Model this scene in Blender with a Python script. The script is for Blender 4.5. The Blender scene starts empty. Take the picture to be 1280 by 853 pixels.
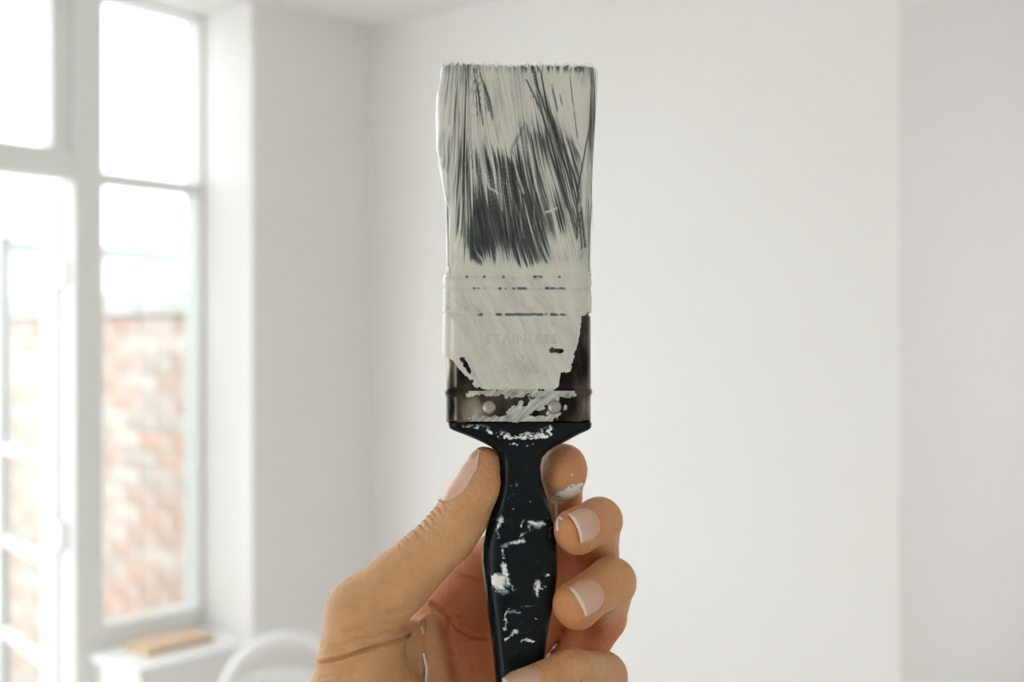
import bpy, bmesh, math, random
import numpy as np

# ------------------------------------------------------------------ camera, sky, exposure
FOC = 1390.0          # focal length in pixels of the 1280 px wide frame
EYE = 1.55
sc = bpy.context.scene
COL = sc.collection
cam_d = bpy.data.cameras.new('camera')
cam_d.sensor_width = 36.0
cam_d.lens = FOC / 1280.0 * 36.0
cam_d.clip_start = 0.02
cam_d.dof.use_dof = True
cam_d.dof.focus_distance = 0.392
cam_d.dof.aperture_fstop = 8.0
cam = bpy.data.objects.new('camera', cam_d)
cam.location = (0, 0, EYE)
cam.rotation_euler = (math.radians(90), 0, 0)
COL.objects.link(cam)
sc.camera = cam

world = bpy.data.worlds.new('overcast_sky')
sc.world = world
world.use_nodes = True
wn = world.node_tree.nodes
wn['Background'].inputs['Color'].default_value = (0.95, 0.98, 1.0, 1)
wn['Background'].inputs['Strength'].default_value = 4.4

sc.view_settings.view_transform = 'Standard'
sc.view_settings.look = 'None'
sc.view_settings.gamma = 1.0
sc.view_settings.use_curve_mapping = False
sc.view_settings.exposure = -0.17
sc.cycles.use_denoising = True
sc.cycles.max_bounces = 12
sc.cycles.diffuse_bounces = 8
sc.cycles.transparent_max_bounces = 16
sc.cycles.sample_clamp_indirect = 4.0

R = random.Random(7)
RNG = np.random.default_rng(7)

# ------------------------------------------------------------------ helpers
def tag(o, label=None, cat=None, group=None, kind=None):
    if label: o['label'] = label
    if cat: o['category'] = cat
    if group: o['group'] = group
    if kind: o['kind'] = kind
    return o

def link(name, me, m=None, parent=None, smooth=False):
    o = bpy.data.objects.new(name, me)
    COL.objects.link(o)
    if m: me.materials.append(m)
    if parent: o.parent = parent
    if smooth:
        me.polygons.foreach_set('use_smooth', np.ones(len(me.polygons), bool))
    return o

def empty(name, loc=(0, 0, 0)):
    o = bpy.data.objects.new(name, None)
    o.location = loc
    COL.objects.link(o)
    return o

def np_mesh(name, V, F):
    """V (n,3) world metres, F (m,4) or (m,3) int."""
    me = bpy.data.meshes.new(name)
    V = np.asarray(V, np.float32); F = np.asarray(F, np.int32)
    k = F.shape[1]
    me.vertices.add(len(V)); me.vertices.foreach_set('co', V.ravel())
    me.loops.add(F.size); me.loops.foreach_set('vertex_index', F.ravel())
    me.polygons.add(len(F))
    me.polygons.foreach_set('loop_start', np.arange(0, F.size, k, dtype=np.int32))
    me.polygons.foreach_set('loop_total', np.full(len(F), k, np.int32))
    me.update(calc_edges=True)
    me.validate()
    return me

def attr(me, name, vals):
    a = me.attributes.new(name, 'FLOAT', 'POINT')
    a.data.foreach_set('value', np.asarray(vals, np.float32))

def unproj(px, py, D):
    """pixel and depth in mm -> (X, Z, D) in mm relative to the eye."""
    return np.stack(np.broadcast_arrays((np.asarray(px) - 640.0) / FOC * D, (426.5 - np.asarray(py)) / FOC * D, D), -1).astype(float)

def to_world(P):
    P = np.asarray(P, float)
    return np.stack([P[..., 0] / 1000, P[..., 2] / 1000, EYE + P[..., 1] / 1000], -1)

# value noise ---------------------------------------------------------------
_lat = RNG.random((256, 256))
def vnoise(x, y, seed=0):
    x = np.asarray(x, float) + seed * 17.31; y = np.asarray(y, float) + seed * 7.77
    xi = np.floor(x).astype(int); yi = np.floor(y).astype(int)
    fx = x - xi; fy = y - yi
    fx = fx * fx * (3 - 2 * fx); fy = fy * fy * (3 - 2 * fy)
    g = lambda a, b: _lat[a % 256, b % 256]
    return (g(xi, yi) * (1 - fx) + g(xi + 1, yi) * fx) * (1 - fy) + (g(xi, yi + 1) * (1 - fx) + g(xi + 1, yi + 1) * fx) * fy
def fbm(x, y, seed=0, o=4):
    s = 0; a = .5; t = 0
    for i in range(o):
        s = s + a * vnoise(np.asarray(x) * 2 ** i, np.asarray(y) * 2 ** i, seed + i); t += a; a *= .55
    return s / t
def sstep(e0, e1, x):
    t = np.clip((x - e0) / (e1 - e0), 0, 1)
    return t * t * (3 - 2 * t)
def blob(px, py, cx, cy, sx, sy, lean=0.0):
    dx = px - cx - lean * (py - cy); dy = py - cy
    return np.exp(-.5 * ((dx / sx) ** 2 + (dy / sy) ** 2))
def seg_dist(px, py, pts):
    best = np.full(np.shape(px), 1e9)
    for (ax, ay), (bx, by) in zip(pts[:-1], pts[1:]):
        ux, uy = bx - ax, by - ay
        t = np.clip(((px - ax) * ux + (py - ay) * uy) / (ux * ux + uy * uy), 0, 1)
        best = np.minimum(best, np.hypot(px - ax - t * ux, py - ay - t * uy))
    return best

# ------------------------------------------------------------------ materials
def mat(name, col, rough=.5, metal=0.0, **kw):
    m = bpy.data.materials.new(name); m.use_nodes = True
    b = m.node_tree.nodes['Principled BSDF']
    b.inputs['Base Color'].default_value = (*col, 1)
    b.inputs['Roughness'].default_value = rough
    b.inputs['Metallic'].default_value = metal
    for k, v in kw.items(): b.inputs[k].default_value = v
    return m
def nd(m, t, **kw):
    n = m.node_tree.nodes.new(t)
    for k, v in kw.items(): setattr(n, k, v)
    return n
def lk(m, a, b): m.node_tree.links.new(a, b)
def bsdf(m): return m.node_tree.nodes['Principled BSDF']
def coords(m, scale=1.0):
    tc = nd(m, 'ShaderNodeTexCoord'); mp = nd(m, 'ShaderNodeMapping')
    mp.inputs['Scale'].default_value = (scale,) * 3 if not hasattr(scale, '__len__') else scale
    lk(m, tc.outputs['Object'], mp.inputs['Vector'])
    return mp.outputs['Vector']
def noise(m, vec, sc_, det=3.0, rough=.5):
    n = nd(m, 'ShaderNodeTexNoise'); n.inputs['Scale'].default_value = sc_
    n.inputs['Detail'].default_value = det; n.inputs['Roughness'].default_value = rough
    lk(m, vec, n.inputs['Vector'])
    return n.outputs['Fac']
def ramp(m, fac, stops):
    r = nd(m, 'ShaderNodeValToRGB'); e = r.color_ramp.elements
    while len(e) < len(stops): e.new(0.5)
    for el, (p, c) in zip(e, stops): el.position = p; el.color = (*c, 1)
    lk(m, fac, r.inputs['Fac'])
    return r.outputs['Color']
def bump(m, h, strength, dist, prev=None):
    b = nd(m, 'ShaderNodeBump'); b.inputs['Strength'].default_value = strength; b.inputs['Distance'].default_value = dist
    lk(m, h, b.inputs['Height'])
    if prev is not None: lk(m, prev, b.inputs['Normal'])
    return b.outputs['Normal']
def attrib(m, name):
    a = nd(m, 'ShaderNodeAttribute'); a.attribute_name = name
    return a.outputs['Fac']

def wall_mat(name, c0, c1, rough=.62):
    m = mat(name, c0, rough)
    v = coords(m)
    lk(m, ramp(m, noise(m, v, 1.3), [(.3, c0), (.7, c1)]), bsdf(m).inputs['Base Color'])
    lk(m, bump(m, noise(m, v, 90, 4), .12, .004), bsdf(m).inputs['Normal'])
    return m
M = {}
M['wall'] = wall_mat('emulsion_wall', (.81, .79, .778), (.825, .81, .80))
M['ceil'] = wall_mat('ceiling_emulsion', (.82, .82, .80), (.84, .84, .82))
M['floor'] = wall_mat('dust_sheet_floor', (.62, .58, .52), (.70, .67, .62))
M['frame'] = wall_mat('gloss_white_wood', (.74, .745, .735), (.77, .775, .765), .42)
M['render'] = wall_mat('pale_render', (.80, .80, .78), (.86, .86, .84))
M['slate'] = mat('teal_slate', (.24, .29, .30), .6)
M['stone'] = wall_mat('coping_stone', (.46, .45, .44), (.56, .54, .52))
M['paving'] = wall_mat('paving', (.50, .49, .47), (.60, .58, .55))
M['mortar'] = wall_mat('lime_mortar', (.44, .40, .38), (.52, .47, .44))
M['steel'] = mat('hinge_steel', (.55, .55, .54), .35, 1.0)
M['plastic'] = mat('white_plastic', (.84, .84, .84), .35)
M['black'] = mat('dark_core', (.012, .018, .017), .5)

def brick_mat(name, a, b, wash):
    m = mat(name, a, .85)
    v = coords(m)
    c = ramp(m, noise(m, v, 22, 4), [(.35, a), (.65, b)])
    w = ramp(m, noise(m, v, 6, 4), [(.42, (0, 0, 0)), (.62, (1, 1, 1))])
    mx = nd(m, 'ShaderNodeMix', data_type='RGBA')
    lk(m, w, mx.inputs[0]); lk(m, c, mx.inputs[6]); mx.inputs[7].default_value = (*wash, 1)
    lk(m, mx.outputs[2], bsdf(m).inputs['Base Color'])
    lk(m, bump(m, noise(m, v, 60, 5), .5, .004), bsdf(m).inputs['Normal'])
    return m
BRICKS = [brick_mat('red_brick', (.47, .32, .26), (.54, .39, .33), (.62, .52, .47)),
          brick_mat('orange_brick', (.53, .32, .24), (.58, .41, .34), (.62, .52, .46)),
          brick_mat('grey_pink_brick', (.43, .37, .33), (.52, .44, .40), (.60, .54, .50)),
          brick_mat('limewashed_brick', (.57, .46, .41), (.62, .52, .47), (.65, .58, .53))]

def glass_mat():
    m = bpy.data.materials.new('window_glass'); m.use_nodes = True
    nt = m.node_tree; nt.nodes.clear()
    out = nt.nodes.new('ShaderNodeOutputMaterial'); mix = nt.nodes.new('ShaderNodeMixShader')
    tr = nt.nodes.new('ShaderNodeBsdfTransparent'); tr.inputs['Color'].default_value = (.95, .97, .965, 1)
    gl = nt.nodes.new('ShaderNodeBsdfGlossy'); gl.inputs['Roughness'].default_value = .02
    mix.inputs[0].default_value = .05; nt.links.new(tr.outputs[0], mix.inputs[1])
    nt.links.new(gl.outputs[0], mix.inputs[2]); nt.links.new(mix.outputs[0], out.inputs[0])
    return m
M['glass'] = glass_mat()

# brushed metal of the ferrule; colour noise carries dark reflections of the room
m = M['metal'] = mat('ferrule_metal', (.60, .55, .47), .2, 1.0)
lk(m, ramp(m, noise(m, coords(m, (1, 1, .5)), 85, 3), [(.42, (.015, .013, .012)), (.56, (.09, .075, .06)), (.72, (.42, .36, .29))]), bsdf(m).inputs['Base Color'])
v = coords(m, (1, 1, .12))
lk(m, ramp(m, noise(m, v, 500, 3), [(.3, (.16, .16, .16)), (.8, (.30, .30, .30))]), bsdf(m).inputs['Roughness'])
M['rivet'] = mat('rivet_metal', (.40, .37, .33), .38, 1.0)
# handle: navy black plastic, worn gloss
m = M['handle'] = mat('navy_black_plastic', (.0035, .007, .009), .3)
bsdf(m).inputs['Specular IOR Level'].default_value = .13
v = coords(m)
lk(m, ramp(m, noise(m, v, 160, 5), [(.35, (.20, .20, .20)), (.75, (.30, .30, .30))]), bsdf(m).inputs['Roughness'])
lk(m, bump(m, noise(m, v, 350, 3), .05, .001), bsdf(m).inputs['Normal'])
# wet paint, 0 = bare dark bristle, 1 = thick paint
def paint_mat(name, stops, rough):
    m = mat(name, (.7, .7, .66), rough)
    lk(m, ramp(m, attrib(m, 'cover'), stops), bsdf(m).inputs['Base Color'])
    bsdf(m).inputs['Coat Weight'].default_value = .55
    bsdf(m).inputs['Coat Roughness'].default_value = .06
    return m
M['paint'] = paint_mat('wet_wall_paint', [(0, (.014, .024, .021)), (.35, (.12, .15, .13)), (.62, (.38, .40, .36)), (.82, (.54, .535, .485)), (1, (.62, .605, .545))], .34)
M['smear'] = paint_mat('dried_smear', [(0, (.005, .011, .014)), (.25, (.014, .028, .034)), (.5, (.12, .18, .20)), (.8, (.60, .63, .62)), (1, (.80, .79, .76))], .45)
m = M['bristle'] = mat('bristle', (.02, .03, .027), .38)
lk(m, ramp(m, attrib(m, 'cover'), [(0, (.012, .022, .019)), (.5, (.13, .16, .14)), (1, (.56, .57, .52))]), bsdf(m).inputs['Base Color'])
# skin
m = M['skin'] = mat('skin', (.6, .36, .23), .5)
v = coords(m)
n1 = noise(m, v, 140, 5, .6)
base = ramp(m, n1, [(.3, (.57, .30, .128)), (.7, (.65, .36, .168))])
mx = nd(m, 'ShaderNodeMix', data_type='RGBA')
lk(m, attrib(m, 'blush'), mx.inputs[0]); lk(m, base, mx.inputs[6]); mx.inputs[7].default_value = (.60, .195, .065, 1)
lk(m, mx.outputs[2], bsdf(m).inputs['Base Color'])
bsdf(m).inputs['Subsurface Weight'].default_value = .08
bsdf(m).inputs['Subsurface Radius'].default_value = (1.0, .35, .18)
bsdf(m).inputs['Subsurface Scale'].default_value = .0025
vo = nd(m, 'ShaderNodeTexVoronoi'); vo.feature = 'DISTANCE_TO_EDGE'; vo.inputs['Scale'].default_value = 1300
lk(m, v, vo.inputs['Vector'])
nb = bump(m, vo.outputs['Distance'], .55, .0007)
nb = bump(m, noise(m, v, 420, 4), .7, .0010, nb)
lk(m, nb, bsdf(m).inputs['Normal'])
lk(m, ramp(m, noise(m, v, 300, 3), [(.3, (.40, .40, .40)), (.7, (.58, .58, .58))]), bsdf(m).inputs['Roughness'])
m = M['nail'] = mat('fingernail', (.68, .45, .35), .3)
lk(m, ramp(m, attrib(m, 'edge'), [(0, (.62, .38, .27)), (.55, (.68, .44, .33)), (.80, (.80, .69, .57)), (1, (.83, .74, .63))]), bsdf(m).inputs['Base Color'])
bsdf(m).inputs['Subsurface Weight'].default_value = .1
bsdf(m).inputs['Subsurface Scale'].default_value = .001
m = M['wood'] = wall_mat('tan_wood', (.56, .40, .25), (.70, .54, .38), .7)

# ------------------------------------------------------------------ room (t along the window wall, s outwards through it)
Dv = np.array([.650, .760]); Dv /= np.linalg.norm(Dv)
Nv = np.array([-Dv[1], Dv[0]])
K = np.array([-.4734, 3.76])          # the corner behind the brush
CEIL = 2.597
def wp(t, s): return K - t * Dv + s * Nv
def box_mesh(name, corners, z0, z1, bev=0.0):
    bm = bmesh.new()
    lo = [bm.verts.new((x, y, z0)) for x, y in corners]; hi = [bm.verts.new((x, y, z1)) for x, y in corners]
    bm.faces.new(lo[::-1]); bm.faces.new(hi)
    for i in range(4):
        j = (i + 1) % 4
        bm.faces.new((lo[i], lo[j], hi[j], hi[i]))
    bmesh.ops.recalc_face_normals(bm, faces=bm.faces)
    if bev: bmesh.ops.bevel(bm, geom=list(bm.edges), offset=bev, segments=2, affect='EDGES', profile=.6)
    me = bpy.data.meshes.new(name); bm.to_mesh(me); bm.free()
    return me
def wbox(name, t0, t1, s0, s1, z0, z1, m, parent=None, bev=0.0):
    c = [wp(t0, s0), wp(t1, s0), wp(t1, s1), wp(t0, s1)]
    return link(name, box_mesh(name, c, z0, z1, bev), m, parent)
def struct(o): o['kind'] = 'structure'; return o

TP, SF, SB = .490, .252, .336      # pier width, frame front, frame back
BW = 1.809                          # breast width along the far wall
TEND, WR = 4.6, 3.6                 # room extents
SOFF = 2.585
# window wall: one structure, its pieces joined as children
ww = struct(empty('wall_left'))
wbox('pier', -.34, TP, 0, .34, 0, CEIL, M['wall'], ww)
wbox('lintel', TP, 3.72, 0, .34, SOFF, CEIL, M['wall'], ww)
wbox('low_wall', TP, .862, .0, .34, 0, .612, M['wall'], ww)
wbox('far_pier', 3.72, TEND, 0, .34, 0, CEIL, M['wall'], ww)
struct(wbox('trim_1', TP - .0, .885, -.022, SF, .612, .640, M['frame'], None, .004)).name = 'trim_1'
# far wall: breast, alcove
fw = struct(empty('wall_back'))
wbox('chimney_breast', -.3, 0.0, -BW, .34, 0, CEIL, M['wall'], fw)
wbox('alcove_wall', -1.9, -1.6, -WR - .3, -BW + .34, 0, CEIL, M['wall'], fw)
wbox('breast_side', -1.6, -.3, -BW, -BW + .3, 0, CEIL, M['wall'], fw)
wr = struct(empty('wall_right'))                  # with an unseen opening added to light the breast side
wbox('pier', -1.9, -1.25, -WR - .3, -WR, 0, CEIL, M['wall'], wr)
wbox('pier', -.3, TEND, -WR - .3, -WR, 0, CEIL, M['wall'], wr)
wbox('apron', -1.25, -.3, -WR - .3, -WR, 0, .8, M['wall'], wr)
wbox('lintel', -1.25, -.3, -WR - .3, -WR, 2.0, CEIL, M['wall'], wr)
# wall behind the camera with an unseen opening added for fill light
fr = struct(empty('wall_front'))
wbox('pier', TEND, TEND + .3, -1.5, .34, 0, CEIL, M['wall'], fr)
wbox('pier', TEND, TEND + .3, -WR - .3, -2.3, 0, CEIL, M['wall'], fr)
wbox('lintel', TEND, TEND + .3, -2.3, -1.5, 2.05, CEIL, M['wall'], fr)
struct(wbox('floor', -1.9, TEND + .3, -WR - .3, .34, -.15, 0, M['floor']))
struct(wbox('ceiling', -1.9, TEND + .3, -WR - .3, .34, CEIL, CEIL + .2, M['ceil']))

# window_1: side light with a top light, and the light over the door
w1 = struct(empty('window_1'))
FM = M['frame']
def fbar(name, t0, t1, z0, z1, s0=SF, s1=SB, parent=w1): return wbox(name, t0, t1, s0, s1, z0, z1, FM, parent, .004)
fbar('jamb', TP, .508, .640, SOFF)
fbar('mullion', .834, .926, 0, SOFF)
fbar('transom', .508, .834, 2.018, 2.052)
fbar('bottom_rail', .508, .834, .640, .704)
fbar('head_rail', .508, .834, 2.572, SOFF)
fbar('transom', .926, 2.55, 2.018, 2.104)
fbar('bead', .926, .985, 2.104, SOFF, SF + .02, SB)
fbar('head_rail', .985, 2.55, 2.555, SOFF)
fbar('post', 2.55, 2.62, 0, SOFF); fbar('post', 3.66, 3.72, 0, SOFF); fbar('head_rail', 2.62, 3.66, 2.555, SOFF); fbar('bottom_rail', 2.62, 3.66, 0, .10)  # outer bay is unseen, added to bring more light from the left
def pane(t0, t1, z0, z1): return wbox('pane', t0, t1, .300, .304, z0, z1, M['glass'], w1)
pane(.508, .834, 2.052, 2.572); pane(.508, .834, .704, 2.018); pane(.985, 2.55, 2.104, 2.555); pane(2.62, 3.66, .10, 2.555)

# door_1: French door leaf standing open outwards, hinged on the mullion
d1 = struct(empty('door_1'))
TM = .926
H0 = wp(TM + .012, SB + .01)
ang = math.radians(11)
LV = math.cos(ang) * Nv + math.sin(ang) * Dv      # along the leaf
TV = np.array([LV[1], -LV[0]])                    # through the leaf
def leaf(name, a0, a1, z0, z1, m=FM, b0=0.0, b1=.045, parent=d1, bev=.004):
    c = [H0 + a0 * LV + b0 * TV, H0 + a1 * LV + b0 * TV, H0 + a1 * LV + b1 * TV, H0 + a0 * LV + b1 * TV]
    return link(name, box_mesh(name, c, z0, z1, bev), m, parent)
leaf('stile', 0, .13, .02, 2.0); leaf('stile', .64, .74, .02, 2.0)
leaf('rail', .13, .64, 1.90, 2.0); leaf('rail', .13, .64, .02, .24)
for z in (.55, .86, 1.17): leaf('glazing_bar', .13, .64, z, z + .028, b0=.008, b1=.037)
for z in ((.24, .55), (.578, .86), (.888, 1.17), (1.198, 1.90)):
    leaf('pane', .13, .64, z[0], z[1], M['glass'], .02, .024, bev=0)
for z in (1.75, .98, .2):
    me = box_mesh('hinge', [wp(TM + .001, SB - .045), wp(TM + .012, SB - .045), wp(TM + .012, SB + .012), wp(TM + .001, SB + .012)], z - .045, z + .045, .003)
    link('hinge', me, M['steel'], d1)

# outside: patio, brick boundary wall, rendered garden wall
struct(wbox('floor_outside', -3, 9, .34, 9, -.2, -.02, M['paving']))
B0 = np.array([-1.39, 4.3]) - .70 * Nv
bw = struct(empty('wall_outside'))
def bpt(q, r): return B0 + q * Nv + r * Dv        # q along the wall, r away from us
def bbox(name, q0, q1, r0, r1, z0, z1, m, bev=0.0):
    return link(name, box_mesh(name, [bpt(q0, r0), bpt(q1, r0), bpt(q1, r1), bpt(q0, r1)], z0, z1, bev), m, bw)
BL = 3.0
bbox('mortar', 0.02, BL, .006, .2, -.02, 1.648, M['mortar'])
bl, bh, jt = .215, .065, .010
meshes = []
for bm_ in BRICKS:
    bm = bmesh.new(); bmesh.ops.create_cube(bm, size=1)
    bmesh.ops.scale(bm, vec=(bl, .1, bh), verts=bm.verts)
    bmesh.ops.bevel(bm, geom=list(bm.edges), offset=.004, segments=1, affect='EDGES')
    me = bpy.data.meshes.new('brick'); bm.to_mesh(me); bm.free(); me.materials.append(bm_); meshes.append(me)
rot = math.atan2(Nv[1], Nv[0])
for row in range(22):
    z = 0.0 + (row + .5) * (bh + jt)
    for i in range(13):
        q = (i + .5 + .5 * (row % 2)) * (bl + jt)
        if q + bl / 2 > BL: continue
        c = bpt(q, .05 + R.uniform(-.004, .004))
        o = bpy.data.objects.new('brick', R.choices(meshes, (4, 3, 3, 3))[0])
        o.location = (c[0], c[1], z); o.rotation_euler = (0, R.uniform(-.01, .01), rot + R.uniform(-.01, .01))
        o.parent = bw; COL.objects.link(o)
for i in range(4):
    bbox('coping_stone', .02 + i * .745, .02 + i * .745 + .735, -.03, .24, 1.65, 1.75, M['stone'], .006)
gw = tag(empty('garden_wall', tuple(wp(0, 6.2)) + (0,)), 'pale rendered garden wall with a slate cap beyond the brick wall', 'wall')
o = wbox('wall_panel', -4.5, 7, 6.2, 6.4, 0, 2.28, M['render']); o.parent = gw
o.location = tuple(-x for x in gw.location)
o = wbox('slate_cap', -4.5, 7, 6.14, 6.46, 2.28, 2.37, M['slate']); o.parent = gw; o.location = tuple(-x for x in gw.location)

# ------------------------------------------------------------------ things in the room
def tube_mesh(name, pts, rad, seg=10, close=False):
    pts = np.asarray(pts, float); n = len(pts)
    rad = np.broadcast_to(rad, (n,))
    T = np.gradient(pts, axis=0); T /= np.linalg.norm(T, axis=1)[:, None]
    up = np.array([0, 0, 1.0]); V = []; F = []
    ref = np.cross(T[0], up)
    if np.linalg.norm(ref) < .1: ref = np.array([1.0, 0, 0])
    for i in range(n):
        ref = ref - T[i] * (ref @ T[i]); ref /= np.linalg.norm(ref)
        b = np.cross(T[i], ref)
        for k in range(seg):
            a = 2 * math.pi * k / seg
            V.append(pts[i] + rad[i] * (math.cos(a) * ref + math.sin(a) * b))
    for i in range(n - 1):
        for k in range(seg):
            F.append((i * seg + k, i * seg + (k + 1) % seg, (i + 1) * seg + (k + 1) % seg, (i + 1) * seg + k))
    me = bpy.data.meshes.new(name)
    me.from_pydata([tuple(v) for v in V], [], F + [tuple(range(seg))[::-1], tuple((n - 1) * seg + k for k in range(seg))])
    me.update()
    return me

# white plastic chair with a hooped back, seen from behind and above
ch = tag(empty('chair', (-.525, 2.60, 0)), 'white chair with a hooped back below the window pier', 'chair')
ch.rotation_euler = (0, 0, math.radians(8))
th = np.linspace(math.pi, 0, 25)
hoop = [(-.20, .02, .44), (-.165, .015, .58)] + [(.142 * math.cos(a), 0, .715 + .140 * math.sin(a)) for a in th] + [(.165, .015, .58), (.20, .02, .44)]
link('back_hoop', tube_mesh('back_hoop', hoop, .0165, 12), M['plastic'], ch, True)
V = []; F = []
nu, nv = 15, 8
for side in (0, 1):
    for j in range(nv):
        for i in range(nu):
            u = -1 + 2 * i / (nu - 1); v_ = j / (nv - 1)
            x = u * (.158 - .02 * v_); z = .47 + v_ * (.275 + .03 * (1 - u * u)) - .0
            V.append((x, -.006 + .02 * (1 - u * u) + side * .012, z))
n1_ = nu * nv
for j in range(nv - 1):
    for i in range(nu - 1):
        a = j * nu + i
        F.append((a, a + 1, a + nu + 1, a + nu)); F.append((n1_ + a, n1_ + a + nu, n1_ + a + nu + 1, n1_ + a + 1))
ring = [i for i in range(nu)] + [j * nu + nu - 1 for j in range(1, nv)] + [(nv - 1) * nu + i for i in range(nu - 2, -1, -1)] + [j * nu for j in range(nv - 2, 0, -1)]
for a, b in zip(ring, ring[1:] + ring[:1]): F.append((b, a, n1_ + a, n1_ + b))
me = bpy.data.meshes.new('backrest'); me.from_pydata(V, [], F); me.update()
link('backrest', me, M['plastic'], ch)
link('seat', box_mesh('seat', [(-.21, 0), (.21, 0), (.20, .42), (-.20, .42)], .43, .455, .01), M['plastic'], ch)
for sx in (-1, 1):
    for y0, y1 in ((.03, -.03), (.39, .43)):
        link('leg', tube_mesh('leg', [(sx * .19, y0, .44), (sx * .215, y1, 0)], (.018, .014), 10), M['plastic'], ch, True)

# flat tan offcut on the sill
oc = tag(empty('wooden_offcut', (*wp(.6875, .135), .640)), 'flat tan wooden offcut lying on the white window sill', 'wood')
o = wbox('board', .575, .80, .07, .20, 0.0, .022, M['wood'], oc, .005)
o.location = (-oc.location[0], -oc.location[1], 0)

# ------------------------------------------------------------------ the paintbrush
DC = 398.0                                     # depth of the brush's middle plane, mm
br = tag(empty('paintbrush', tuple(to_world(unproj(650, 853, DC)))), 'flat paintbrush coated in white paint with a navy black handle', 'paintbrush')
BO = np.array(br.location)
def blink(name, V, F, m, parent=br, smooth=True):
    me = np_mesh(name, to_world(V) - BO if len(V) else V, F)
    o = link(name, me, m, None, smooth); o.parent = parent
    return o
zmm = lambda py, D=DC: (426.5 - py) / FOC * D
xmm = lambda px, D=DC: (px - 640) / FOC * D

def outline(a, b, r, cx, n_arc=10, n_flat=24, n_side=4):
    """closed rounded rectangle, counter-clockwise from the back-left going left side, front, right side, back: points, normals (X, D)"""
    P = []; N = []
    def seg(p, q, n, k):
        for i in range(k):
            t = i / k; P.append((p[0] + (q[0] - p[0]) * t, p[1] + (q[1] - p[1]) * t)); N.append(n)
    def arc(c, a0, k):
        for i in range(k):
            t = a0 + math.pi / 2 * i / k; P.append((c[0] + r * math.cos(t), c[1] + r * math.sin(t))); N.append((math.cos(t), math.sin(t)))
    seg((-a, b - r), (-a, -b + r), (-1, 0), n_side); arc((-a + r, -b + r), math.pi, n_arc)
    seg((-a + r, -b), (a - r, -b), (0, -1), n_flat); arc((a - r, -b + r), 1.5 * math.pi, n_arc)
    seg((a, -b + r), (a, b - r), (1, 0), n_side); arc((a - r, b - r), 0, n_arc)
    seg((a - r, b), (-a + r, b), (0, 1), n_flat); arc((-a + r, b - r), .5 * math.pi, n_arc)
    P = np.array(P); N = np.array(N); P[:, 0] += cx
    return P, N
def loft(rings, cap=True):
    n = len(rings[0]); V = np.concatenate(rings); F = []
    for i in range(len(rings) - 1):
        k = np.arange(n); k2 = (k + 1) % n
        F.append(np.stack([i * n + k, i * n + k2, (i + 1) * n + k2, (i + 1) * n + k], 1))
    F = np.concatenate(F)
    if cap:
        for base in (0, (len(rings) - 1) * n):
            c = len(V); V = np.concatenate([V, V[base:base + n].mean(0)[None]])
            k = np.arange(n); k2 = (k + 1) % n
            F = np.concatenate([F, np.stack([base + k, base + k2, np.full(n, c), np.full(n, c)], 1)])
    return V, F
def quads_to_mesh(name, V, F, m, parent, smooth=True, bo=BO):
    """quads whose last two indices agree become triangles"""
    W = to_world(V) - bo
    me = bpy.data.meshes.new(name)
    me.from_pydata(W.tolist(), [], [tuple(f) if f[2] != f[3] else tuple(f[:3]) for f in F.tolist()])
    bm = bmesh.new(); bm.from_mesh(me); bmesh.ops.recalc_face_normals(bm, faces=bm.faces); bm.to_mesh(me); bm.free()
    return link(name, me, m, parent, smooth)

# shape of bristles and ferrule against height
FA, FB, FR = 25.75, 7.6, 6.3                     # ferrule half width, half depth, corner radius
FCX = xmm(648)
def ferrule_off(py):
    o = -.45 * np.exp(-((py - 348) / 2.2) ** 2) - .6 * np.exp(-((py - 361.5) / 2.2) ** 2) - .6 * np.exp(-((py - 393.5) / 2.2) ** 2)
    return o + .62 * np.exp(-((py - 490) / 3.6) ** 2)
def brush_shape(py):
    t = np.clip((343 - py) / 260.0, 0, 1)         # 0 at the ferrule, 1 at the tips
    a = FA - .5 + 1.2 * t; b = FB - .5 - 2.6 * t ** 1.3
    return a, b, min(FR, b - .3), FCX + .25 * t

rings = []
for py in np.concatenate([np.arange(343, 400, 1.0), np.arange(402, 478, 6.0), np.arange(478, 503, 1.0), np.arange(505, 528, 5.5)]):
    e = float(ferrule_off(py)); P, N = outline(FA + e, FB + e, FR, FCX)
    rings.append(np.stack([P[:, 0], np.full(len(P), zmm(py)), DC + P[:, 1]], 1))
V, F = loft(rings)
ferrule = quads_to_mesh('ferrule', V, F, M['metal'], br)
ferrule['label'] = 'metal ferrule with dark reflections put into its colour'

# rivets
for rx, ry in ((611, 509.5), (693, 509)):
    bm = bmesh.new(); bmesh.ops.create_uvsphere(bm, u_segments=20, v_segments=12, radius=1)
    me = bpy.data.meshes.new('rivet')
    c = unproj(rx, ry, DC - FB)
    for v_ in bm.verts:
        x, y, z = v_.co
        q = to_world(np.array([c[0] + x * 2.55, c[1] + y * 2.55, c[2] + z * 1.5])) - BO
        v_.co = q
    bmesh.ops.recalc_face_normals(bm, faces=bm.faces)
    bm.to_mesh(me); bm.free()
    link('rivet', me, M['rivet'], ferrule, True)

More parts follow.
